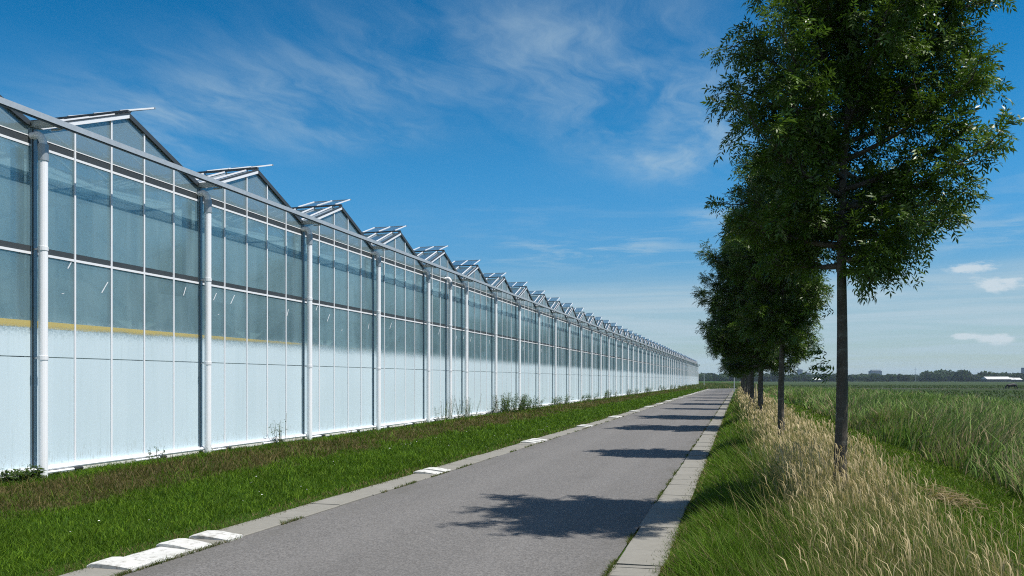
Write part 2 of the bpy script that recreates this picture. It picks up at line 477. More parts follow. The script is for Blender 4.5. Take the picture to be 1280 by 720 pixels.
mb = MB(); mb.box(.40, .62, LEN + .25, LEN + .55, 5.3, 5.75, 0); gpart(mb, 'end_box', M['white_metal'])
# --- one bay
mb = MB(); e = .012
mb.box(-e, e, .05, BW - .05, 1.965, 3.533); mb.box(-e, e, .05, BW - .05, 3.667, 5.193)
win = gpart(mb, 'window', M['facade_glass'])
mb = MB()
for k in range(1, 5):
    y = .8 * k; h = EAVE + (PEAK - EAVE) * (1 - abs(y - 2) / 2) - .06
    mb.box(-.02, .03, y - .017, y + .017, .264, h)
gpart(mb, 'glazing_bars', M['white_metal'], win)
mb = MB(); mb.box(-e, e, .05, BW - .05, .264, 1.950); low = gpart(mb, 'lower_panel', M['facade_glass'])
mb = MB(); mb.prism([(-e, .055, 5.364), (-e, BW - .055, 5.364), (-e, BW - .055, EAVE - .02), (-e, BW / 2, PEAK - .05), (-e, .055, EAVE - .02)], (2 * e, 0, 0)); gab = gpart(mb, 'gable_window', M['gable_glass'])
# barge: white profile on the slope towards the camera, dark one beyond
mb = MB()
mb.prism([(-.05, 0, EAVE + .0), (-.05, 2, PEAK), (-.05, 2, PEAK - .065), (-.05, .15, EAVE)], (.1, 0, 0), 0)
mb.prism([(.0, 0, EAVE + .002), (.0, 0, EAVE + .03), (.0, 2, PEAK + .03), (.0, 2, PEAK + .002)], (.055, 0, 0), 1)
mb.prism([(-.05, 4, EAVE), (-.05, 3.85, EAVE), (-.05, 2.002, PEAK - .065), (-.05, 2.002, PEAK + .03), (-.05, 4, EAVE + .03)], (.1, 0, 0), 1)
barge = gpart(mb, 'gable_trim', [M['white_metal'], M['dark_metal']])
# roof: two glass slopes with bars and ridge
mb = MB()
sl = (PEAK - EAVE) / 2
mb.prism([(-.06, .1, EAVE + .05), (-.06, 2, PEAK + .005), (-.06, 2, PEAK - .003), (-.06, .1, EAVE + .042)], (-DEPTH, 0, 0))
mb.prism([(-.06, 2.004, PEAK + .005), (-.06, 3.9, EAVE + .05), (-.06, 3.9, EAVE + .042), (-.06, 2.004, PEAK - .003)], (-DEPTH, 0, 0))
roof = gpart(mb, 'roof', M['roof_glass'])
mb = MB()
x = -.25
while x > -DEPTH:
    mb.beam((x, .1, EAVE + .07), (x, 1.97, PEAK + .02), .028, .03, 0); mb.beam((x, 2.03, PEAK + .02), (x, 3.9, EAVE + .07), .028, .03, 0); x -= .56
mb.box(-DEPTH, .04, 1.965, 2.035, PEAK + .037, PEAK + .075, 1)
gpart(mb, 'roof_bars', [M['white_metal'], M['dark_metal']], roof)
# open ridge vent
mb = MB(); hz = PEAK + .075; vy, vz = .88, .32
def vp(x, s, off=0): return (x, 2.0 + vy * s, hz + vz * s + off)
x0, x1, xm = -.16, -1.30, -.73
mb.prism([vp(x0, 0), vp(x0, 1), vp(x0, 1, .006), vp(x0, 0, .006)], (x1 - x0, 0, 0)); vent = gpart(mb, 'roof_vent', M['roof_glass'])
mb = MB()
for x in (x0, xm, x1): mb.beam(vp(x, 0, .01), vp(x, 1, .01), .024, .028, 0)
mb.beam((x0 + .03, 2 + vy, hz + vz + .005), (x1 - .03, 2 + vy, hz + vz + .005), .022, .026, 1)
gpart(mb, 'vent_frame', [M['white_metal'], M['grey_metal']], vent)
mb = MB(); mb.beam(vp(xm + .25, .75), (xm + .25, 2.35, PEAK - .12), .015, .015); gpart(mb, 'vent_strut', M['dark_metal'], vent)
# post, downpipe, gutter on the bay line
mb = MB(); mb.box(-.07, .035, -.048, .048, -.2, EAVE - .03, 0); mb.box(.037, .048, -.048, -.03, .0, EAVE - .05, 1); post = gpart(mb, 'post', [M['post_metal'], M['dark_metal']])
mb = MB()
mb.path([(.2, 0, -.1), (.2, 0, 4.98)], .066, 14)
arc = [(.2, 0, 5.2)] + [(.1 + .1 * math.cos(a), -.02 * math.sin(a), 5.25 + .12 * math.sin(a)) for a in np.linspace(0, PI * .62, 7)] + [(.0, -.03, 5.36)]
mb.path(arc, .058, 12)
pipe = gpart(mb, 'downpipe', M['pipe_white'], smooth=False)
for z in (1.94, 3.62):
    mb = MB(); mb.path([(.2, 0, z - .03), (.2, 0, z + .03)], .073, 14); mb.box(.0, .2, -.014, .014, z - .012, z + .012); gpart(mb, 'collar', M['white_metal'], pipe)
mb = MB(); mb.path([(.2, 0, 4.97), (.2, 0, 5.22)], .076, 14); gpart(mb, 'pipe_socket', M['grey_metal'], pipe)
mb = MB()
mb.prism([(-DEPTH, -.10, EAVE + .05), (-DEPTH, -.05, EAVE - .02), (-DEPTH, .05, EAVE - .02), (-DEPTH, .10, EAVE + .05), (-DEPTH, .088, EAVE + .05), (-DEPTH, .043, EAVE - .01), (-DEPTH, -.043, EAVE - .01), (-DEPTH, -.088, EAVE + .05)], (DEPTH + .42, 0, 0))
mb.box(.405, .425, -.09, .09, EAVE - .03, EAVE + .052)
mb.box(.25, .44, .10, .13, EAVE - .05, EAVE - .025)
gut = gpart(mb, 'gutter', M['galvanised'])
mb = MB(); mb.box(-.37, -.23, -.06, .06, 0, 5.2); col = gpart(mb, 'inner_column', M['post_metal'])
mb = MB()
mb.box(.085, .145, .30, .38, -.05, .182, 0); mb.path([(.17, .0, .165), (.17, .62, .165)], .022, 8, 1); mb.path([(.17, .625, .165), (.17, .80, .165)], .026, 8, 2)
brk = gpart(mb, 'sill_bracket', [M['dark_metal'], M['white_metal'], M['rubber']])
wins = repeat(win, NB)
for pr in (low, gab, barge, roof, vent): repeat(pr, NB)
hinge = Vector((0, 2.0, PEAK + .075))
for v in [o for o in gh.children if o.name.split('.')[0] == 'roof_vent']:
    a = math.radians(random.uniform(-2.5, 2.5)); v.rotation_euler = (a, 0, 0)
    rh = Vector((0, hinge.y * math.cos(a) - hinge.z * math.sin(a), hinge.y * math.sin(a) + hinge.z * math.cos(a)))
    v.location = v.location + hinge - rh
for pr in (post, pipe, gut, col): repeat(pr, NB + 1)
repeat(brk, 100, 2.0)
def tape(bay, y, z, dy, dz):
    mb = MB(); mb.prism([(.0125, y, z), (.0125, y + .018, z), (.0125, y + dy + .018, z + dz), (.0125, y + dy, z + dz)], (.003, 0, 0))
    o = mb.build('tape_mark', M['white_metal'], wins[bay])
for bay in range(1, 12):
    for (y, z, dy, dz) in ((.45, 3.32, .10, .16), (1.28, 3.18, .14, .2), (3.4, 3.16, .07, .17), (2.2, 3.0, .03, .04), (.6, 2.95, .05, .02)):
        if random.random() < (.9 if z > 3.1 and bay < 8 else .35): tape(bay, y + random.uniform(-.3, .3), z + random.uniform(-.1, .1), dy, dz)
extra = copy_of(pipe, gh, (0, 26.2, 0))         # the one additional pipe half-way along a bay
for ch in list(pipe.children): copy_of(ch, extra)
ep = copy_of(post, gh, (0, 26.2, 0))
# inside
mb = MB(); mb.box(-DEPTH, -.4, .1, LEN - .1, 5.10, 5.115); gpart(mb, 'shade_screen', M['thin_screen'])
mb = MB(); mb.box(-DEPTH, -.2, 0, LEN, .10, .115); gpart(mb, 'inner_floor', M['inner_floor'])
mb = MB(); mb.box(-DEPTH - .05, -DEPTH, 0, LEN, 0, EAVE); gpart(mb, 'inner_wall', M['screen'])
def veiled_yellow():
    m, t = material('veiled_yellow'); p = t.pos(); x, y, z = t.sep(p)
    n = t.noise(p, 45, 6, .8); n2 = t.noise(t.scl(p, (1, .4, 1)), 1.5, 2)
    lo = t.ss(z, 2.39, 2.50)
    th = t.m('ADD', t.ss(y, 7, 25, .34, .80), t.m('MULTIPLY', t.m('SUBTRACT', 1.0, lo), .25))  # thins with distance: paints in the glass reflection that veils the strip
    cov = t.m('MULTIPLY', t.ss(t.m('ADD', t.m('MULTIPLY', n, .7), t.m('MULTIPLY', n2, .3)), t.m('SUBTRACT', th, .2), t.m('ADD', th, .06)), .5)
    tr = t.new('ShaderNodeBsdfTransparent'); t.out(t.mixs(cov, tr.outputs[0], t.bsdf((.70, .57, .20), .7, 0, .2))); return m
mb = MB(); mb.box(.0135, .0155, .0, 24, 2.405, 2.515); gpart(mb, 'yellow_strip', veiled_yellow())
# added plain screen standing in for the blurred interior, evens its tone
mb = MB(); mb.box(-1.62, -1.6, .2, LEN - .2, .12, 5.09); gpart(mb, 'interior_stand_in', M['interior_cloth'])
for yy in (0, LEN):
    mb = MB(); mb.box(-DEPTH, -.05, yy - .012, yy + .012, .26, EAVE); gpart(mb, 'end_wall', M['facade_glass'])

# ------------------------------------------------------------------ trees
def leaf_arrays(P, D, L, npair, r):
    """pinnate leaves: P base, D direction, L rachis length -> vertices and quads"""
    n = len(P); up = np.array([0, 0, 1.0])
    up = up + r.normal(0, .45, (n, 3))
    S = np.cross(D, up); S /= np.linalg.norm(S, axis=1, keepdims=True) + 1e-9
    U = np.cross(S, D)
    quads = []
    def leaflet(base, d, ll, ww, nrm):
        w = np.cross(d, nrm); w /= np.linalg.norm(w, axis=1, keepdims=True) + 1e-9
        mid = base + d * ll * .45 + nrm * ll * .05
        quads.append(np.stack([base, mid + w * ww, base + d * ll - nrm * ll * .06, mid - w * ww], 1))
    for k in range(npair):
        f = .28 + .62 * k / max(1, npair - 1)
        sag = -.22 * f * f
        base = P + D * (L * f)[:, None] + np.array([0, 0, 1]) * (L * sag)[:, None]
        for sgn in (-1, 1):
            d = D * .55 + S * sgn * .8 + np.array([0, 0, -.16]) + r.normal(0, .2, (n, 3))
            d /= np.linalg.norm(d, axis=1, keepdims=True)
            ll = (L * r.uniform(.34, .46, n))[:, None]
            leaflet(base, d, ll, ll * .14, U + r.normal(0, .25, (n, 3)))
    d = D + np.array([0, 0, -.5]); d /= np.linalg.norm(d, axis=1, keepdims=True)
    leaflet(P + D * L[:, None] * .95 + np.array([0, 0, -.2]) * L[:, None], d, (L * .42)[:, None], (L * .06)[:, None], U)
    return np.stack(quads, 1).reshape(-1, 4, 3)

def tree_meshes(seed, H, cb, Rx, Ry, cx, r0, nl, per_twig, sprouts=False, leafL=.2, dark=1.0, lump=.12, xlim=(-9, 9)):
    r = np.random.default_rng(seed); tb = MB()
    zs = np.linspace(-.15, H * .93, 14)
    ph = r.uniform(0, 6, 4)
    def axis(z):
        f = np.clip(z / H, 0, 1)
        return np.array([cx * f ** 1.8 * .8 + .085 * math.sin(z * 1.1 + ph[0]) * (f + .15), .08 * math.sin(z * .9 + ph[1]) * (f + .15), z])
    rad = [r0 * (1.0 - .93 * max(0, z) / H) * (1.35 if z < .05 else (1.08 if z < .5 else 1)) for z in zs]
    tb.path([axis(z) for z in zs], rad, 10)
    Ps, Ds = [], []
    amp = r.uniform(.4, 1., 3) * lump; pa = r.uniform(0, 6.28, 3)
    def env(t, az):
        pr = max(.02, math.sin(PI * min(1, max(0, t)) ** .72)) ** .62
        return pr * (1 + amp[0] * math.sin(2 * az + pa[0]) + amp[1] * math.sin(3 * az + pa[1]) + amp[2] * math.sin(5 * az + pa[2] + 4 * t))
    def curve(p0, p1, bow, n):
        ts = np.linspace(0, 1, n)[:, None]
        mid = (p0 + p1) / 2 + bow
        return (1 - ts) ** 2 * p0 + 2 * ts * (1 - ts) * mid + ts ** 2 * p1
    for i in range(nl):
        f = (i + .5) / nl
        zs_ = cb * 1.02 + (H * .86 - cb) * f ** .95
        az = i * 2.39996 + r.uniform(-.4, .4)
        el = math.radians(r.uniform(-4, 24) + 42 * f)
        a0 = axis(zs_)
        # march outwards until the envelope is met
        reach = .2
        for s in np.arange(.2, 4, .05):
            z = zs_ + s * math.tan(el) * .9
            t = (z - cb) / (H - cb)
            lim = env(t, az) if t < 1 else 0
            ex = Rx * lim * abs(math.cos(az)) + Ry * lim * abs(math.sin(az))
            if s > ex: break
            reach = s
        reach *= r.uniform(.8, 1.04)
        e0 = a0 + np.array([math.cos(az) * reach + cx * .5 * f, math.sin(az) * reach, reach * math.tan(el) * .9])
        e0[0] = min(max(e0[0], xlim[0] + .38), xlim[1] - .38)
        bow = np.array([0, 0, -.12 * reach])
        cp = curve(a0, e0, bow, 8)
        rr = max(.012, rad[0] * .42 * (1 - .75 * f))
        tb.path([tuple(p) for p in cp], list(np.linspace(rr, .006, 8)), 6)
        length = np.linalg.norm(e0 - a0)
        nt = int(6 + length * 9)
        for k in range(nt):
            u = .10 + .90 * (k + r.uniform(0, 1)) / nt; u = min(1, u)
            b = cp[min(7, int(u * 7))] + (cp[min(7, int(u * 7) + 1)] - cp[min(7, int(u * 7))]) * (u * 7 % 1)
            d = (e0 - a0) / length + r.normal(0, .75, 3) + np.array([0, 0, .15]); d /= np.linalg.norm(d)
            if b[0] + d[0] * .35 < xlim[0] + .12 or b[0] + d[0] * .35 > xlim[1] - .12: d[0] *= -.3
            tl = r.uniform(.22, .52) * (.7 + .3 * length / 2)
            te = b + d * tl
            tp = curve(b, te, np.array([0, 0, -.05]), 4)
            tb.path([tuple(p) for p in tp], [.008, .006, .005, .003], 4, cap=False)
            m = int(per_twig * r.uniform(.6, 1.3))
            uu = r.uniform(.15, 1.05, m)[:, None]
            pp = b + (te - b) * uu
            dd = d * .6 + r.normal(0, .75, (m, 3)) + np.array([math.cos(az) * .3, math.sin(az) * .3, -.1])
            Ps.append(pp); Ds.append(dd)
    if sprouts:
        for (z, az) in ((1.72, 3.0), (1.85, 3.3), (1.58, 2.9), (1.62, 3.4), (2.3, 3.2)):
            a = axis(z); m = 5
            dd = np.array([math.cos(az), math.sin(az), .15]) + r.normal(0, .2, (m, 3)); 
            Ps.append(a + dd * r.uniform(.06, .2, (m, 1))); Ds.append(dd)
    P = np.concatenate(Ps); D = np.concatenate(Ds); D /= np.linalg.norm(D, axis=1, keepdims=True)
    L = leafL * r.uniform(.75, 1.25, len(P))
    Q = leaf_arrays(P, D, L, 4, r)
    nlf = Q.shape[0] // len(P)
    base = np.array([.032, .064, .008]) * dark
    tint = base * r.uniform(.65, 1.5, (len(P), 1)) * np.array([1, 1, 1]) + np.array([.022, .026, 0]) * r.uniform(0, 1, (len(P), 1)) * dark
    cols = np.repeat(np.repeat(tint, nlf, 0), 4, 0)
    V = Q.reshape(-1, 3); F = np.arange(len(V)).reshape(-1, 4)
    lm = np_mesh('crown', V, [F], M['leaf'], cols)
    tm = bpy.data.meshes.new('trunk'); tm.from_pydata(tb.v, [], tb.f); tm.update(); tm.materials.append(M['bark'])
    tm.polygons.foreach_set('use_smooth', [True] * len(tb.f))
    return tm, lm
TREES = [
    tree_meshes(11, 7.6, 2.62, 1.30, 1.15, .46, .073, 60, 18, True, .165, 1.75, .22, (-1.42, 2.12)),
    tree_meshes(23, 6.7, 2.05, .66, .9, -.06, .070, 46, 22, False, .165, 1.55, .05, (-1.42, 1.0)),
    tree_meshes(37, 7.0, 1.8, 1.5, 1.4, -.2, .095, 58, 22, False, .18, 1.4, .06, (-2.35, 1.8)),
]
print('leaf quads', [len(t[1].polygons) for t in TREES])
tree_spots = [(1048, 9.55), (978, 17.6), (952, 27.2), (941, 35.0), (936.5, 45.6), (933, 55), (931, 64), (930, 74)]
for y in np.arange(84, 150, 9.6): tree_spots.append((929 - (y - 86) * .03, y))
tl = ['ash tree nearest the camera, its dark trunk rising from tall dry grass',
      'second ash tree from the camera, slim pale mottled trunk just left of the nearest trunk',
      'third ash tree in the row, trunk forking low beside the second tree',
      'fourth ash tree in the row, thick dark trunk left of the third trunk',
      'fifth ash tree in the row, trunk half hidden behind the fourth']
for i, (px, y) in enumerate(tree_spots):
    X = x_at(px, y)
    v = i if i < 3 else (2 if i % 2 else 1)
    s = (1, 1.04, 1.02, 1.12, 1.18)[i] if i < 5 else random.uniform(1.05, 1.22)
    t = empty('ash_tree', (X, y, float(ground_z(X, y)))); t.scale = (s, s, s)
    t.rotation_euler = (0, 0, 0 if i < 3 else random.uniform(0, 6.28))
    link('trunk', TREES[v][0], t); link('crown', TREES[v][1], t)
    tag(t, tl[i] if i < 5 else 'ash tree deep in the roadside row, beyond the first five', 'tree', 'roadside ash trees' if i < 5 else 'far roadside ash trees')

# ------------------------------------------------------------------ grasses
def in_view(X, Y, lim=.82, zmin=2.0):
    zc = zc_of(X, Y); xc = xc_of(X, Y)
    return (zc > zmin) & (np.abs(xc / np.maximum(zc, .1)) < lim)
def sample(n, x0, x1, y0, y1, power=1.6):
    """positions in a strip, denser close to the camera"""
    u = rng.uniform(0, 1, n); a = 1 - power
    Y = (y0 ** a + u * (y1 ** a - y0 ** a)) ** (1 / a)
    return rng.uniform(x0, x1, n), Y
def blades(P, h, w, lean, az, bend=.5):
    """tapered curved blades, 3 levels -> V(n,5,3)"""
    n = len(P); d = np.stack([np.cos(az), np.sin(az), np.zeros(n)], 1)
    fa = rng.uniform(0, PI, n); s = np.stack([np.cos(fa), np.sin(fa), np.zeros(n)], 1)
    up = np.array([0, 0, 1.0])
    m = P + up * (h * .55)[:, None] + d * (h * lean * .35)[:, None]
    t = P + up * (h * (1 - .25 * lean * bend))[:, None] + d * (h * lean)[:, None]
    W = w[:, None]
    return np.stack([P - s * W, P + s * W, m - s * W * .8, m + s * W * .8, t], 1)
def blade_object(name, V, cols, mat, kind='stuff', tipcol=None):
    n = len(V); idx = np.arange(n)[:, None] * 5
    q = np.concatenate([idx, idx + 1, idx + 3, idx + 2], 1); tr = np.concatenate([idx + 2, idx + 3, idx + 4], 1)
    c = np.repeat(cols[:, None, :], 5, 1)
    if tipcol is not None: c[:, 4] = tipcol; c[:, 2:4] = (c[:, 2:4] + tipcol[:, None, :]) / 2
    return link(name, np_mesh(name, V.reshape(-1, 3), [q, tr], mat, c.reshape(-1, 3)))
def P3(X, Y, dz=-.01): return np.stack([X, Y, ground_z(X, Y) + dz], 1)
def colr(n, a, b, j=.25):
    f = rng.uniform(0, 1, (n, 1)); c = np.array(a) * (1 - f) + np.array(b) * f
    return c * rng.uniform(1 - j, 1 + j, (n, 1))
def clump(X, Y, s): return hsin(X + 3.3, Y * 1.1, s)

# left lawn
n = 210000
X, Y = sample(n, -10.45, KL + .03, 3.5, 150, 1.7)
k = in_view(X, Y); X, Y = X[k], Y[k]; n = len(X)
dist = zc_of(X, Y); lod = np.clip(dist / 9, .8, 10)
band = ((X > -9.5 + .3 * clump(X, Y, 1.0)) & (X < -7.75 + .45 * clump(X, Y, 1.2)))
wallside = X <= -9.5
h = np.where(band, rng.uniform(.03, .08, n), np.where(wallside, rng.uniform(.04, .11, n), rng.uniform(.045, .10, n) * (1 + .3 * clump(X, Y, 1.6)))) * np.clip(lod, 1, 1.5) * .9
h = np.where(X > KL - .25, h * .7, h); h = np.where(band & (rng.uniform(0, 1, n) < .07), h * 2.6, h)
cg = colr(n, (.028, .080, .003), (.12, .20, .014), .5); cbn = colr(n, (.045, .042, .012), (.16, .125, .05), .4)
mixb = (rng.uniform(0, 1, n) < (.72 + .35 * clump(X, Y, .8) + .3 * clump(X, Y, 2.7)))[:, None] & band[:, None]
cols = np.where(mixb, cbn, np.where(band[:, None], cg * .8, cg)); cols *= (1 + .22 * clump(X, Y, 2.2))[:, None]
dry = (X > KL - .22) & (rng.uniform(0, 1, n) < .45); cols[dry] = colr(dry.sum(), (.12, .10, .04), (.2, .16, .07))
tag(blade_object('lawn_grass', blades(P3(X, Y), h, .0035 * lod, rng.uniform(.2, 1.2, n), rng.uniform(0, 6.28, n)), cols, M['grass']), 'short green lawn with a dry brown band beside the greenhouse', 'grass', kind='stuff')
# daisies
n = 330; X = rng.uniform(-7.4, -5.5, n); Y = 4 + 32 * rng.beta(1.1, 2.0, n)
k = (clump(X, Y, .9) > .1) & (Y > 6); X, Y = X[k], Y[k]; n = len(X)
mb = MB()
for x, y in zip(X, Y):
    z = float(ground_z(x, y)) + random.uniform(.06, .11); q = random.uniform(.006, .011) * (1.0 if y < 15 else 1.5)
    a0 = random.uniform(0, 1); tx, ty = random.uniform(-.3, .5), random.uniform(-.4, .2)
    mb.poly([(x + q * math.cos(a0 + k * PI / 4), y + q * math.sin(a0 + k * PI / 4), z + q * (tx * math.cos(a0 + k * PI / 4) + ty * math.sin(a0 + k * PI / 4))) for k in range(8)])
tag(mb.build('daisies', simple('petal', (.8, .8, .78), .7)), 'tiny white daisies sprinkled over the lawn', 'flowers', kind='stuff')

# right verge: short green edge
n = 150000
X, Y = sample(n, KR - .03, 1.3, 2.2, 60, 1.7)
k = in_view(X, Y, zmin=1.6); X, Y = X[k], Y[k]; n = len(X); dist = zc_of(X, Y); lod = np.clip(dist / 7, .7, 6)
edge = np.clip((X - KR) / .45, 0, 1)
h = (.05 + .26 * edge * rng.uniform(.5, 1.25, n)) * (1 + .25 * clump(X, Y, 1.7))
cols = colr(n, (.03, .085, .003), (.12, .2, .018), .5) * (1 + .2 * clump(X, Y, 2.4))[:, None]
dry = rng.uniform(0, 1, n) < np.where(edge < .3, .35, .08); cols[dry] = colr(dry.sum(), (.16, .13, .06), (.3, .24, .12))
bare = (edge < .35) & (clump(X, Y, 2.9) > .25); k = ~bare
tag(blade_object('verge_grass', blades(P3(X, Y)[k], h[k], (.0038 * lod)[k], rng.uniform(.25, 1.1, n)[k], rng.uniform(0, 6.28, n)[k]), cols[k], M['grass']), 'lush green grass along the right kerb', 'grass', kind='stuff')

# tall hay: green bottoms, pale stems with seed heads
def hay_left(Y): return .52 - .55 * np.clip((Y - 8) / 45, 0, 1)
n = 120000
X, Y = sample(n, -.2, 2.1, 1.9, 95, 1.55)
k = in_view(X, Y, zmin=1.8) & (X > hay_left(Y) + .25 * rng.normal(0, 1, n)) & (X < 1.75 + .2 * clump(X, Y, .7)); X, Y = X[k], Y[k]; n = len(X); dist = zc_of(X, Y); lod = np.clip(dist / 7, .75, 7)
h = rng.uniform(.25, .62, n) * (1 + .2 * clump(X, Y, 1.1))
cols = colr(n, (.04, .09, .006), (.13, .19, .03), .5); dry = rng.uniform(0, 1, n) < .28; cols[dry] = colr(dry.sum(), (.22, .17, .08), (.38, .31, .16))
tag(blade_object('tall_grass', blades(P3(X, Y), h, .0036 * lod, rng.uniform(.15, .8, n), rng.normal(2.8, 1.1, n)), cols, M['grass']), 'dense tall grass leaves at the feet of the trees', 'grass', kind='stuff')
n = 60000
X, Y = sample(n, -.3, 2.1, 2.6, 110, 1.5)
k = in_view(X, Y, zmin=2.4) & (X > hay_left(Y) + .12 * rng.normal(0, 1, n)) & (X < 1.65 + .2 * clump(X, Y, .7))
k &= rng.uniform(0, 1, n) < np.clip(.5 + .65 * clump(X, Y, 1.3), .06, 1) * np.clip((zc_of(X, Y) - 2) / 6, .16, .85); X, Y = X[k], Y[k]; n = len(X); dist = zc_of(X, Y); lod = np.clip(dist / 7, .7, 6)
h = rng.uniform(.42, .82, n) * (1 + .12 * clump(X, Y, .9)); lean = rng.uniform(.0, .4, n) ** 1.2; az = rng.normal(2.9, 1.2, n)
B = blades(P3(X, Y), h, .0013 * lod, lean, az, .3)
straw = colr(n, (.36, .28, .14), (.56, .46, .27)); gs = colr(n, (.13, .15, .05), (.28, .25, .1))
V1 = B.copy()
# seed heads: slim diamonds that continue the stem
tip = B[:, 4]; dirv = tip - (B[:, 2] + B[:, 3]) / 2; dirv /= np.linalg.norm(dirv, axis=1, keepdims=True)
hl = rng.uniform(.07, .17, n); s = np.stack([np.cos(az + 1.57 + rng.normal(0, .6, n)), np.sin(az + 1.57), np.zeros(n)], 1); wv = (.0032 * lod * rng.uniform(.6, 1.4, n))[:, None] * s
start = tip - dirv * (hl * .5)[:, None]; droop = np.stack([np.cos(az), np.sin(az), -np.ones(n)], 1) * (hl * .25)[:, None]
mid = start + dirv * (hl * .5)[:, None]
Hd = np.stack([start - wv * .5, start + wv * .5, mid - wv, mid + wv, start + dirv * hl[:, None] + droop], 1)
V = np.concatenate([V1, Hd]); cols = np.concatenate([gs, straw])
tip2 = np.concatenate([straw, straw * .9])
tag(blade_object('hay_stems', V, cols, M['hay'], tipcol=tip2), 'pale straw coloured seed heads of tall dry grass along the tree row', 'grass', kind='stuff')

# tufts and moss in the joints beside the kerbs
n = 26000
side = rng.uniform(0, 1, n) < .5
Y = sample(n, 0, 1, 3.2, 90, 1.6)[1]
X = np.where(side, ROAD_L - .006 + rng.normal(0, .012, n), ROAD_R + .006 + rng.normal(0, .012, n))
e_ = rng.uniform(0, 1, n) < .35; X = np.where(e_, np.where(side, KL + np.abs(rng.normal(0, .05, n)) - .02, KR - np.abs(rng.normal(0, .06, n)) + .02), X)
k = in_view(X, Y) & ((hsin(X * 0 + 2, Y, 2.3) + .5 * hsin(X * 0, Y, 7) > .05) | (e_ & (hsin(X * 0 + 5, Y, 3.1) > -.2))); X, Y = X[k], Y[k]; n = len(X); lod = np.clip(zc_of(X, Y) / 9, .8, 6)
Pj = np.stack([X, Y, np.full(n, -.004)], 1); hj = rng.uniform(.012, .05, n) * (1 + .5 * (rng.uniform(0, 1, n) < .1))
cj = colr(n, (.03, .06, .008), (.09, .12, .025), .4); dj = rng.uniform(0, 1, n) < .3; cj[dj] = colr(dj.sum(), (.10, .08, .04), (.2, .16, .08))
tag(blade_object('joint_grass', blades(Pj, hj, .003 * lod, rng.uniform(.4, 1.6, n), rng.uniform(0, 6.28, n)), cj, M['grass']), 'small grass tufts growing in the joints beside the kerbs', 'grass', kind='stuff')

# mown path between verge and reeds
n = 90000
X, Y = sample(n, 1.6, 4.0, 4, 60, 1.7); k = in_view(X, Y); X, Y = X[k], Y[k]; n = len(X); lod = np.clip(zc_of(X, Y) / 8, .8, 6)
cols = colr(n, (.05, .105, .005), (.13, .20, .018), .45); dry = (rng.uniform(0, 1, n) < np.where(X < 2.1, .4, .07)); cols[dry] = colr(dry.sum(), (.2, .15, .08), (.32, .25, .14))
tag(blade_object('path_grass', blades(P3(X, Y), rng.uniform(.04, .11, n), .004 * lod, rng.uniform(.3, 1.3, n), rng.uniform(0, 6.28, n)), cols, M['grass']), 'mown bright green grass strip between dry grass and reeds', 'grass', kind='stuff')

# reeds and tall sedge in the ditch
n = 150000
X, Y = sample(n, 3.5, 16, 4.5, 130, 1.35); k = in_view(X, Y) & (X > 3.75 + .3 * clump(X, Y, .8)) & (X < 9 + Y * .12); X, Y = X[k], Y[k]; n = len(X); lod = np.clip(zc_of(X, Y) / 9, .8, 7)
cl = clump(X, Y, .45)
c2 = clump(X + 7, Y - 3, 1.9)
h = rng.uniform(.4, 1.05, n) * (1 + .28 * clump(X, Y, .6) + .22 * c2) * np.clip((X - 3.3) / 1.1, .4, 1)
cols = colr(n, (.055, .12, .016), (.19, .28, .065), .5); dry = rng.uniform(0, 1, n) < np.clip(.12 + .4 * cl + .22 * (X < 5.0), .03, .6); cols[dry] = colr(dry.sum(), (.2, .16, .08), (.36, .29, .17))
tag(blade_object('reeds', blades(P3(X, Y), h, .0065 * lod, rng.uniform(.15, .85, n), 1.5 * c2 + 3 * clump(X, Y, .35) + rng.normal(0, .7, n)), cols, M['grass'], tipcol=cols * 1.25 + .02), 'thick green reeds with dry tufts in the ditch on the right', 'reeds', kind='stuff')  # tip colour lightened to paint in the sunlit tops
# pasture tufts
n = 60000
X, Y = sample(n, 6, 150, 18, 330, 1.15); k = in_view(X, Y, .75) & (road_dist(X, Y) > 3); X, Y = X[k], Y[k]; n = len(X); lod = np.clip(zc_of(X, Y) / 9, 1, 16)
cols = colr(n, (.03, .055, .017), (.06, .085, .03)); dry = rng.uniform(0, 1, n) < .1; cols[dry] = colr(dry.sum(), (.12, .1, .06), (.2, .16, .1))
tag(blade_object('pasture_grass', blades(P3(X, Y), rng.uniform(.12, .34, n), .006 * lod, rng.uniform(.2, 1, n), rng.uniform(0, 6.28, n)), cols, M['grass']), 'level green pasture stretching to the far trees', 'grass', kind='stuff')
# grass past the road's end and along the far wall base
n = 40000
X = rng.uniform(-45, 6, n); Y = rng.uniform(140, 330, n); k = in_view(X, Y) & (road_dist(X, Y) > 2.6) & ~((X < FX + .1) & (Y < Y0 + LEN + .3)); X, Y = X[k], Y[k]; n = len(X)
cols = colr(n, (.05, .085, .025), (.10, .13, .045)); dry = rng.uniform(0, 1, n) < .2; cols[dry] = colr(dry.sum(), (.16, .13, .06), (.26, .2, .1))
tag(blade_object('field_grass', blades(P3(X, Y), rng.uniform(.2, .7, n), rng.uniform(.04, .09, n), rng.uniform(.2, 1, n), rng.uniform(0, 6.28, n)), cols, M['grass']), 'rough grass field beyond the end of the road', 'grass', kind='stuff')
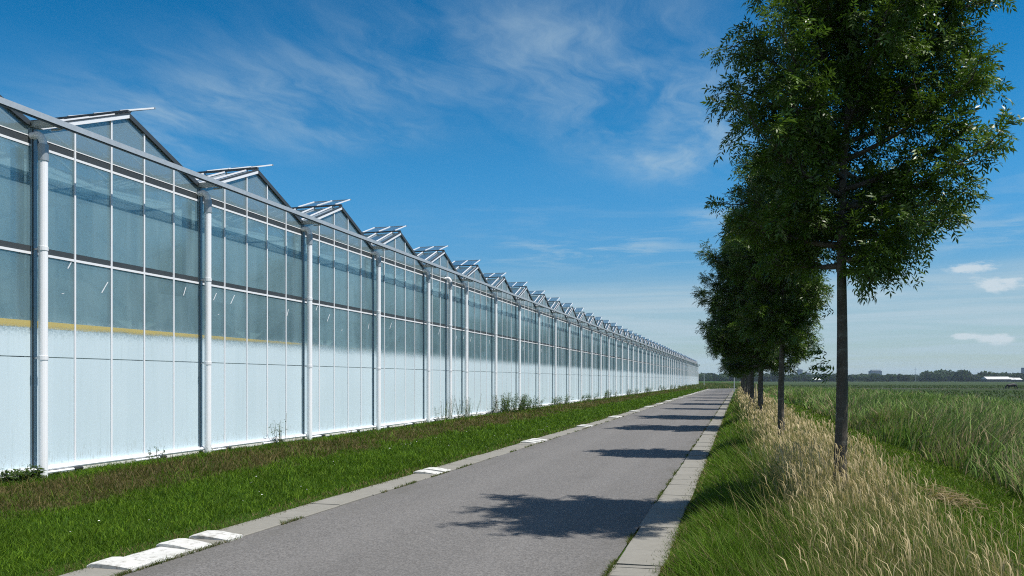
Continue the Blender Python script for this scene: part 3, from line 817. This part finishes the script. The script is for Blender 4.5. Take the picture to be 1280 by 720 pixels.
# cut hay lying beside the path
n = 750; X = rng.normal(2.75, .17, n); Y = rng.normal(12.0, .38, n); h = rng.uniform(.02, .14, n) * np.exp(-((X - 2.75) / .35) ** 2)
d = rng.uniform(0, 6.28, n); Pb = P3(X, Y, 0.0) + np.stack([0 * h, 0 * h, h], 1); l = rng.uniform(.06, .16, n)
dv = np.stack([np.cos(d), np.sin(d), rng.normal(0, .25, n)], 1) * l[:, None]; sv = np.stack([-np.sin(d), np.cos(d), rng.normal(0, .4, n)], 1) * .004
V = np.stack([Pb - sv, Pb + sv, Pb + dv * .5 - sv, Pb + dv * .5 + sv, Pb + dv], 1)
tag(blade_object('cut_hay', V, colr(n, (.15, .11, .06), (.32, .25, .14)), M['hay']), 'small heap of cut dry hay beside the mown path', 'hay', kind='stuff')

# ------------------------------------------------------------------ weeds at the wall
def weed(x, y, hgt, label, seed, spread=.3, nst=9, bushy=False, group='weeds along the greenhouse foot'):
    r = np.random.default_rng(seed); tb = MB(); Ps, Ds = [], []
    for i in range(nst):
        a = r.uniform(0, 6.28); rr = spread * math.sqrt(r.uniform(0, 1)); hh = hgt * r.uniform(.55, 1.0)
        p0 = np.array([math.cos(a) * rr * .5, math.sin(a) * rr * .7, -.03]); p1 = np.array([max(-.2, math.cos(a) * rr * .8), math.sin(a) * rr * 1.5, hh])
        pts = [p0 + (p1 - p0) * f + np.array([0, 0, 0]) * f for f in (0, .5, 1)]
        tb.path([tuple(p) for p in pts], [.007, .005, .003], 4)
        m = int((34 if bushy else 15) * r.uniform(.7, 1.2)); u = r.uniform(.1, 1, m) ** (1.4 if not bushy else 1.0)
        Ps.append(p0 + (p1 - p0) * u[:, None] + r.normal(0, .02, (m, 3))); d = r.normal(0, 1, (m, 3)); d[:, 2] = np.abs(d[:, 2]) * .4; Ds.append(d)
    P = np.concatenate(Ps); D = np.concatenate(Ds); D /= np.linalg.norm(D, axis=1, keepdims=True); n = len(P)
    S = np.cross(D, [0, 0, 1]); S /= np.linalg.norm(S, axis=1, keepdims=True) + 1e-6
    ll = r.uniform(.05, .11, (n, 1)) * (1.3 if bushy else .85) * (1.25 - P[:, 2:3] / hgt * .6)
    V = np.stack([P, P + D * ll * .5 + S * ll * .2, P + D * ll - np.array([0, 0, .2]) * ll, P + D * ll * .5 - S * ll * .2], 1).reshape(-1, 3)
    cols = np.repeat(np.array([.04, .07, .02]) * r.uniform(.6, 1.7, (n, 1)), 4, 0)
    t = empty('weed', (x, y, float(ground_z(x, y)))); tag(t, label, 'weed', group)
    tb.build('stem', M['hay_stem'], t); link('foliage', np_mesh('foliage', V, [np.arange(4 * n).reshape(-1, 4)], M['grass'], cols), t)
M['hay_stem'] = simple('weed_stem', (.09, .11, .04), .8)
weed(-10.15, 16.5, .85, 'spindly tall weed standing alone against the white panel by the third downpipe', 1, .3, 9)
weed(-10.1, 9.55, .28, 'low broad leafed weed at the foot of the nearest downpipe', 2, .25, 12, True)
weed(-10.0, 9.0, .25, 'broad leafed weed patch at the left edge of the photo', 3, .35, 14, True)
weed(-10.15, 12.3, .34, 'small grassy weed between the first and second downpipes', 4, .15, 8)
weed(-10.1, 27.0, 1.0, 'tall thin weed between the close pair of downpipes', 5, .5, 18)
weed(-10.05, 29.3, 1.0, 'tall thin weed just past the close pair of downpipes', 6, .8, 24)
weed(-9.9, 34.2, 1.0, 'broad bushy weed clump, the widest along the wall', 7, 1.2, 60, True)
weed(-9.9, 38.2, .8, 'bushy weed clump next beyond the widest clump', 8, 1.0, 36, True)
for i, y in enumerate((46, 55, 64, 78, 92, 110, 128, 146, 165, 185, 205)):
    weed(-9.95 + random.uniform(-.1, .1), y, random.uniform(.6, .95), 'small leafy weed clump far along the greenhouse foot', 20 + i, 1.2, 26, True, 'far weeds along the greenhouse foot')

# ------------------------------------------------------------------ posts
def post_thing(name, px, Y, h, r, label, cat, mat, cap=True):
    X = x_at(px, Y); t = empty(name, (X, Y, float(ground_z(X, Y))))
    mb = MB(); mb.path([(0, 0, -.2), (0, 0, h * .45), (0, 0, h)], [r, r * .95, r * .7], 10); mb.build('shaft', mat, t)
    if cap:
        mb = MB(); mb.path([(0, 0, h), (0, 0, h + .05), (0, 0, h + .08)], [r * .95, r * .95, r * .3], 10); mb.build('cap', M['grey_metal'], t)
    tag(t, label, cat)
post_thing('steel_post', 918.2, 116, 3.7, .07, 'tall grey steel post at the right kerb under the far trees', 'post', M['galvanised'])
post_thing('steel_post', 880.5, 186, 3.0, .07, 'grey steel post standing beside the far corner of the greenhouse', 'post', M['galvanised'])
post_thing('wooden_stake', 945.3, 40, 1.35, .035, 'pale thin wooden stake between the third and fourth tree trunks', 'stake', simple('pale_wood', (.5, .42, .28), .8), False)

# ------------------------------------------------------------------ cow
def skin_body(name, verts, edges, radii, mat, parent, sub=2):
    me = bpy.data.meshes.new(name + '_cage'); me.from_pydata(verts, edges, []); me.update()
    o = bpy.data.objects.new(name + '_cage', me); C.objects.link(o)
    o.modifiers.new('Skin', 'SKIN')
    sv = me.skin_vertices[0].data
    for i, r in enumerate(radii): sv[i].radius = r if isinstance(r, tuple) else (r, r)
    sv[0].use_root = True
    ss = o.modifiers.new('Sub', 'SUBSURF'); ss.levels = sub; ss.render_levels = sub
    dg = bpy.context.evaluated_depsgraph_get(); dg.update()
    m2 = bpy.data.meshes.new_from_object(o.evaluated_get(dg)); m2.name = name
    bpy.data.objects.remove(o)
    m2.materials.clear(); m2.materials.append(mat)
    m2.polygons.foreach_set('use_smooth', [True] * len(m2.polygons))
    return link(name, m2, parent)
cx_, cy_ = at(1265, 175)
cow = empty('cow', (cx_, cy_, float(ground_z(cx_, cy_)) - .12), TH)
tag(cow, 'black cow grazing with its head lowered in the pasture', 'cow')
cv = [(.75, 0, 1.05), (.3, 0, 1.0), (-.25, 0, .98), (-.7, 0, 1.08), (-1.05, 0, .95), (-1.28, 0, .62), (-1.42, 0, .34), (-1.55, 0, .16),
      (.78, .22, .85), (.72, .24, .52), (.82, .24, .3), (.78, .24, .04), (.78, -.22, .85), (.95, -.24, .55), (1.05, -.24, .3), (1.0, -.24, .04),
      (-.62, .2, .75), (-.6, .22, .42), (-.58, .22, .04), (-.62, -.2, .75), (-.75, -.22, .42), (-.82, -.22, .04),
      (.98, 0, 1.18), (1.08, 0, .95), (1.06, 0, .6)]
ce = [(0, 1), (1, 2), (2, 3), (3, 4), (4, 5), (5, 6), (6, 7), (0, 8), (8, 9), (9, 10), (10, 11), (0, 12), (12, 13), (13, 14), (14, 15),
      (3, 16), (16, 17), (17, 18), (3, 19), (19, 20), (20, 21), (0, 22), (22, 23), (23, 24)]
cr = [.36, .40, .40, .34, .22, .17, .15, .09, .17, .1, .07, .06, .17, .1, .07, .06, .13, .08, .055, .13, .08, .055, .05, .03, .04]
blackhide = simple('black_hide', (.012, .012, .013), .55, 0, .4)
skin_body('body', cv, ce, cr, blackhide, cow)
for sy in (-1, 1):
    mb = MB(); mb.path([(-1.24, .1 * sy, .66), (-1.2, .22 * sy, .68), (-1.2, .30 * sy, .62)], [.03, .06, .015], 6); mb.build('ear', blackhide, cow, True)

# ------------------------------------------------------------------ the far skyline
def far_wood(name, segs, label, seed, dist0, dist1):
    r = np.random.default_rng(seed); Vs = []; Cs = []
    for (p0, p1, h0, h1, step) in segs:
        px = p0
        while px < p1:
            zc = r.uniform(dist0, dist1); x, y = at(px, zc); h = r.uniform(h0, h1) * zc / 1000; w = h * r.uniform(.45, .8)
            m = 170; a = r.normal(size=(m, 3)); a /= np.linalg.norm(a, axis=1, keepdims=True); rad = r.uniform(.75, 1.05, (m, 1))
            c = np.array([x, y, h * .52 - .3]) + a * rad * np.array([w, w, h * .52]); c[:, 2] = np.maximum(c[:, 2], .2)
            d1 = r.normal(size=(m, 3)); d1 /= np.linalg.norm(d1, axis=1, keepdims=True); d2 = np.cross(d1, a) ; d2 /= np.linalg.norm(d2, axis=1, keepdims=True) + 1e-6
            s = r.uniform(.10, .2, (m, 1)) * h
            Vs.append(np.stack([c - d1 * s, c + d2 * s * .8, c + d1 * s, c - d2 * s * .8], 1).reshape(-1, 3))
            Cs.append(np.repeat(np.array([.022, .042, .018]) * r.uniform(.55, 1.5) * r.uniform(.75, 1.25, (m, 1)), 4, 0))
            px += step * r.uniform(.6, 1.4)
    V = np.concatenate(Vs); F = np.arange(len(V)).reshape(-1, 4)
    tag(link(name, np_mesh(name, V, [F], M['grass'], np.concatenate(Cs))), label, 'woodland', kind='stuff')
far_wood('distant_wood', [(780, 960, 8, 10.5, 3.5), (940, 1180, 6.5, 9.5, 3.2), (1155, 1210, 9, 14, 4), (1200, 1235, 5.5, 8.5, 3), (1225, 1262, 9, 12, 3.5), (1255, 1420, 7.5, 11, 3.2)],
         'dark band of distant trees along the horizon', 3, 930, 1050)
far_wood('distant_hedge', [(700, 1420, 5.5, 8.0, 3.0)], 'farther bluish belt of trees behind the dark band', 9, 1500, 1700)
for i, (px, h, lab) in enumerate(((968.5, 13, 'round distant tree just left of the second tree trunk'), (1124, 9.5, 'small lone distant tree right of the wide office block'),
                             (1203, 9, 'narrow distant tree between two wood clumps'))):
    r = np.random.default_rng(60 + i); x, y = at(px, 900); m = 420; h *= .9
    a = r.normal(size=(m, 3)); a /= np.linalg.norm(a, axis=1, keepdims=True); w = h * (.42 if i == 0 else .2)
    c = np.array([0, 0, h * .58]) + a * r.uniform(.6, 1.05, (m, 1)) * np.array([w, w, h * .44]); d1 = r.normal(size=(m, 3)); d1 /= np.linalg.norm(d1, axis=1, keepdims=True)
    d2 = np.cross(d1, a); d2 /= np.linalg.norm(d2, axis=1, keepdims=True) + 1e-6; s = r.uniform(.05, .1, (m, 1)) * h
    V = np.stack([c - d1 * s, c + d2 * s, c + d1 * s, c - d2 * s], 1).reshape(-1, 3)
    t = empty('distant_tree', (x, y, -.35)); tag(t, lab, 'tree')
    link('crown', np_mesh('crown', V, [np.arange(4 * m).reshape(-1, 4)], M['grass'], np.repeat(np.array([.022, .042, .018]) * r.uniform(.6, 1.4, (m, 1)), 4, 0)), t)
    mb = MB(); mb.path([(0, 0, -.3), (0, 0, h * .5)], [.35, .2], 7); mb.build('trunk', M['bark'], t)

wall_far = simple('far_wall', (.11, .17, .25), .8, 0, .2, .1, .2)  # blue of the distant haze is put into this wall colour
win_far = simple('far_window', (.05, .07, .09), .2, 0, .6, .1, .2)
roof_white = simple('far_roof_white', (.55, .56, .56), .7)
def block(name, px, zc, w, d, h, label, floors, cols, cat='building', top=None):
    x, y = at(px, zc); t = empty(name, (x, y, -.35), TH); tag(t, label, cat)
    mb = MB(); mb.box(-w / 2, w / 2, -d / 2, d / 2, 0, h); mb.build('wall', wall_far, t)
    fh = h / floors; cwid = w / cols; first = None
    for f in range(floors):
        mb = MB(); mb.box(-w / 2 + cwid * .15, w / 2 - cwid * .15, -d / 2 - .12, -d / 2 - .02, fh * (f + .35), fh * (f + .8)); mb.build('window_row', win_far, t)
    mb = MB(); mb.box(-w / 2 - .3, w / 2 + .3, -d / 2 - .3, d / 2 + .3, h + .02, h + .6)
    if top: mb.box(top[0] * w, top[1] * w, -d * .3, d * .3, h + .62, h + .62 + top[2])
    mb.build('roof', M['grey_metal'], t)
block('office_tower', 999.8, 2100, 10.5, 12, 28.5, 'slim bluish high-rise on the horizon between the two nearest trunks', 9, 3, top=(-.3, .3, 2))
block('office_block', 1008.5, 2150, 17, 12, 21, 'low building attached right of the slim high-rise', 6, 5)
block('office_block', 1094, 2100, 27, 18, 25, 'wide grey block on the horizon right of the nearest trunk', 8, 9, top=(-.4, .46, 3))
block('tower_block', 1281.5, 2000, 12, 14, 32, 'dark high-rise cut by the right edge of the photo', 11, 3)
block('office_block', 885, 1900, 30, 14, 17.5, 'long bluish building above the trees at the far end of the greenhouse', 5, 10)
block('office_block', 904, 1900, 16, 14, 16.5, 'short bluish building above the trees left of the steel post', 5, 6)
def shed(px, zc, w, d, h, label, n=1):
    x, y = at(px, zc); t = empty('shed', (x, y, -.35), TH); tag(t, label, 'shed')
    mb = MB(); mb.box(-w / 2, w / 2, -d / 2, d / 2, 0, h * .55); mb.build('wall', M['dark_metal'], t)
    mb = MB(); mb.prism([(-w / 2 - .3, -d / 2 - .4, h * .5), (-w / 2 - .3, d / 2 + .4, h * .5), (-w / 2 - .3, 0, h)], (w + .6, 0, 0)); mb.build('roof', roof_white, t)
shed(1245, 880, 26, 12, 5.6, 'long low dark shed with a bright white roof near the right edge')
shed(1262.5, 880, 4.5, 9, 4.6, 'short white roofed shed right of the long shed')
shed(1270.5, 885, 7, 9, 4.4, 'small white roofed shed at the far right, above the cow')
shed(1020, 860, 7, 8, 4.2, 'small pale roofed shed left of the nearest trunk')
def mast(px, zc, h, label):
    x, y = at(px, zc); t = empty('mast', (x, y, -.35), TH); tag(t, label, 'mast')
    mb = MB(); mb.path([(0, 0, 0), (0, 0, h)], [.28, .14], 6); mb.build('shaft', M['grey_metal'], t)
    mb = MB(); mb.box(-1.6, 1.6, -.1, .1, h * .86, h * .86 + .25); mb.build('crossarm', M['grey_metal'], t)
mast(1027.3, 850, 18, 'thin grey mast on the horizon just left of the nearest trunk')
mast(1144, 900, 16, 'thin mast on the horizon right of the wide block')
mast(964, 900, 16, 'thin mast on the horizon left of the second trunk')

# ------------------------------------------------------------------ the air
def haze():
    mb = MB(); mb.box(-6600, 6600, -3600, 7600, -1.6, 48)
    m, t = material('haze_air')
    v = t.new('ShaderNodeVolumePrincipled'); v.inputs['Color'].default_value = (.62, .78, .95, 1); v.inputs['Density'].default_value = HAZE; v.inputs['Anisotropy'].default_value = .0
    t.out(None, v.outputs[0])
    tag(mb.build('haze', m), kind='stuff')
HAZE = 1.1e-4
haze()

# ------------------------------------------------------------------ sun, sky, clouds
S = Vector((.525, -.02, 1.0)).normalized()
sun = bpy.data.lights.new('sun', 'SUN'); sun.energy = 4.2; sun.angle = math.radians(.5); sun.color = (1.0, .955, .89)
so = link('sun', sun); so.rotation_euler = (-S).to_track_quat('-Z', 'Y').to_euler(); so.location = (20, 10, 60)
w = bpy.data.worlds.new('World'); scene.world = w; w.use_nodes = True
t = NT(w.node_tree)
sky = t.new('ShaderNodeTexSky'); sky.sky_type = 'NISHITA'; sky.sun_disc = False
sky.sun_elevation = math.asin(S.z); sky.sun_rotation = math.atan2(S.x, S.y)
sky.altitude = 0; sky.air_density = 1.0; sky.dust_density = 0.0; sky.ozone_density = 3.0
hs = t.new('ShaderNodeHueSaturation'); hs.inputs['Saturation'].default_value = 1.46; hs.inputs['Value'].default_value = 1.0
t.l.new(sky.outputs[0], hs.inputs['Color'])
gen = t.new('ShaderNodeTexCoord').outputs['Generated']
dx, dy, dz = t.sep(gen)
zz = t.m('MAXIMUM', dz, .015)
pxn = t.m('DIVIDE', dx, zz); pyn = t.m('DIVIDE', dy, zz)
# cloud layer seen in perspective: p = position on a flat layer of unit height
P = t.comb(pxn, pyn, 0.0)
def gauss(cx, cy, ax, ay, rot=0.0):
    c, s_ = math.cos(rot), math.sin(rot)
    u = t.m('ADD', t.m('MULTIPLY', t.m('SUBTRACT', pxn, cx), c), t.m('MULTIPLY', t.m('SUBTRACT', pyn, cy), s_))
    v = t.m('SUBTRACT', t.m('MULTIPLY', t.m('SUBTRACT', pyn, cy), c), t.m('MULTIPLY', t.m('SUBTRACT', pxn, cx), s_))
    q = t.m('ADD', t.m('POWER', t.m('ABSOLUTE', t.m('DIVIDE', u, ax)), 2.0), t.m('POWER', t.m('ABSOLUTE', t.m('DIVIDE', v, ay)), 2.0))
    return t.m('POWER', 2.718, t.m('MULTIPLY', q, -1.0))
def rotv(v, a, sc):
    n = t.new('ShaderNodeMapping'); n.inputs['Rotation'].default_value = (0, 0, a); n.inputs['Scale'].default_value = sc; t.l.new(v, n.inputs['Vector']); return n.outputs[0]
def cloud_at(px, py):
    up = (475 - py) / FPX; xc = (px - 640) / FPX
    X = xc * math.cos(TH) - math.sin(TH); Yy = xc * math.sin(TH) + math.cos(TH)
    return X / up, Yy / up
# feathery cirrus, fibres along one direction
warp = t.noise(P, 1.6, 3, .5, 0, 1)
wv_ = t.new('ShaderNodeVectorMath', operation='MULTIPLY_ADD'); t.l.new(warp, wv_.inputs[0]); wv_.inputs[1].default_value = (.45, .45, 0); t.l.new(P, wv_.inputs[2]); PW = wv_.outputs[0]
fib = t.noise(rotv(PW, -.75, (2.4, 1.0, 1)), 1.3, 10, .62, .0)
fib2 = t.noise(rotv(PW, .3, (1.1, .6, 1)), .9, 6, .62, .0)
c1 = cloud_at(815, 130); c2 = cloud_at(640, 40); c3 = cloud_at(250, 150); c4 = cloud_at(450, 172); c5 = cloud_at(840, 190)
msk = t.m('ADD', gauss(c1[0], c1[1], .42, .75, .1), t.m('MULTIPLY', gauss(c2[0], c2[1], .5, .35, -.4), .3))
msk = t.m('ADD', msk, t.m('MULTIPLY', gauss(c3[0], c3[1], 1.2, .45, -.25), 1.0))
msk = t.m('ADD', msk, t.m('MULTIPLY', gauss(c4[0], c4[1], .28, .16, 0), .5))
msk = t.m('ADD', msk, t.m('MULTIPLY', gauss(c5[0], c5[1], .25, .55, .0), .95))
cir = t.m('MULTIPLY', t.ss(fib, .32, .80), t.m('MINIMUM', msk, 1.0))
cir = t.m('ADD', t.m('MULTIPLY', cir, .72), t.m('MULTIPLY', t.m('MULTIPLY', t.ss(fib2, .35, .85), msk), .18))
# ribbed layer low in the sky: thin bars and a pale veil above the horizon
az = t.m('ARCTAN2', dx, dy)
low1 = t.m('MULTIPLY', t.ss(dz, .125, .155), t.ss(dz, .225, .185))
rib = t.noise(t.comb(t.m('MULTIPLY', az, 7.0), t.m('MULTIPLY', dz, 62.0), 1.0), 1.0, 8, .66, .4)
patch = t.noise(t.comb(t.m('MULTIPLY', az, 3.0), t.m('MULTIPLY', dz, 14.0), 5.0), 1.0, 3, .5)
lay = t.m('MULTIPLY', t.ss(rib, .44, .66), t.m('MULTIPLY', low1, t.m('MULTIPLY', t.ss(dx, -.48, -.2), t.ss(patch, .35, .6, .15, .62))))
low2 = t.ss(t.m('ADD', dz, t.m('MULTIPLY', t.m('SUBTRACT', patch, .5), .04)), .142, .10)
rib2 = t.noise(t.comb(t.m('MULTIPLY', az, 3.2), t.m('MULTIPLY', dz, 70.0), 3.0), 1.0, 8, .64, .5)
veil = t.m('MULTIPLY', low2, t.m('ADD', .52, t.m('MULTIPLY', t.ss(rib2, .36, .66), .46)))
tot = t.m('ADD', t.m('ADD', cir, lay), veil, clamp=True)
# small cumulus near the horizon
Q = t.comb(t.m('MULTIPLY', az, 9.0), t.m('MULTIPLY', dz, 26.0), 2.0)
cun = t.noise(Q, 3.2, 6, .62)
def az_of(px): return math.atan((px - 640) / FPX) - TH
def cum(px, py, wpx, hpx):
    a = az_of(px); e = (475 - py) / FPX * math.cos(a + TH)
    u = t.m('DIVIDE', t.m('SUBTRACT', az, a), wpx / FPX); v = t.m('DIVIDE', t.m('SUBTRACT', dz, e), hpx / FPX)
    q = t.m('ADD', t.m('MULTIPLY', u, u), t.m('MULTIPLY', v, v))
    return t.m('POWER', 2.718, t.m('MULTIPLY', q, -1.0))
cm = t.m('ADD', cum(1250, 356, 34, 9), t.m('ADD', cum(1225, 335, 30, 7), t.m('ADD', cum(1204, 420, 14, 4), cum(1250, 424, 18, 6))))
cumul = t.ss(t.m('ADD', t.m('MULTIPLY', cm, .8), t.m('MULTIPLY', t.m('SUBTRACT', cun, .5), 2.6)), .30, .85)
cumul = t.m('MULTIPLY', cumul, t.m('MINIMUM', t.m('MULTIPLY', cm, 2.0), 1.0))
dim = t.m('MULTIPLY', t.ss(dz, .0, .26, .50, .96), t.ss(dz, .24, .5, 1.0, .84))
base = t.mix(1.0, hs.outputs[0], t.comb(t.m('MULTIPLY', dim, .92), t.m('MULTIPLY', dim, 1.09), t.m('MULTIPLY', dim, t.ss(dz, .0, .3, 1.22, 1.0))), 'MULTIPLY')
skyc = t.mix(t.m('MULTIPLY', tot, .9), base, (3.7, 4.85, 5.6, 1))
# unseen cloud added behind the camera to make the sky fill light more neutral
back = t.m('MULTIPLY', t.ss(dy, .1, -.45), t.ss(t.noise(P, .9, 5, .6), .38, .62, 0, .8))
skyc = t.mix(back, skyc, (4.6, 4.7, 4.8, 1))
skyc = t.mix(t.m('MULTIPLY', cumul, .8), skyc, (5.2, 5.9, 6.4, 1))
bg = t.new('ShaderNodeBackground'); t.put(bg.inputs[0], skyc); bg.inputs[1].default_value = .085
wo = t.new('ShaderNodeOutputWorld'); t.l.new(bg.outputs[0], wo.inputs[0])

# ------------------------------------------------------------------ camera and render
cam = bpy.data.cameras.new('camera'); co = link('camera', cam); scene.camera = co
co.location = (0, 0, CAMH); co.rotation_euler = (PI / 2, 0, TH)
cam.sensor_width = 36; cam.lens = FPX / 1280 * 36; cam.shift_y = (475 - 360) / 1280; cam.clip_start = .05; cam.clip_end = 12000
scene.render.engine = 'CYCLES'
scene.cycles.max_bounces = 8; scene.cycles.transparent_max_bounces = 32; scene.cycles.transmission_bounces = 6
scene.cycles.use_denoising = False; scene.cycles.filter_width = 1.1; scene.cycles.sample_clamp_indirect = 6; scene.cycles.caustics_reflective = False; scene.cycles.caustics_refractive = False
vs = scene.view_settings; vs.view_transform = 'Standard'; vs.look = 'None'; vs.gamma = 1; vs.use_curve_mapping = False; vs.exposure = 0.55
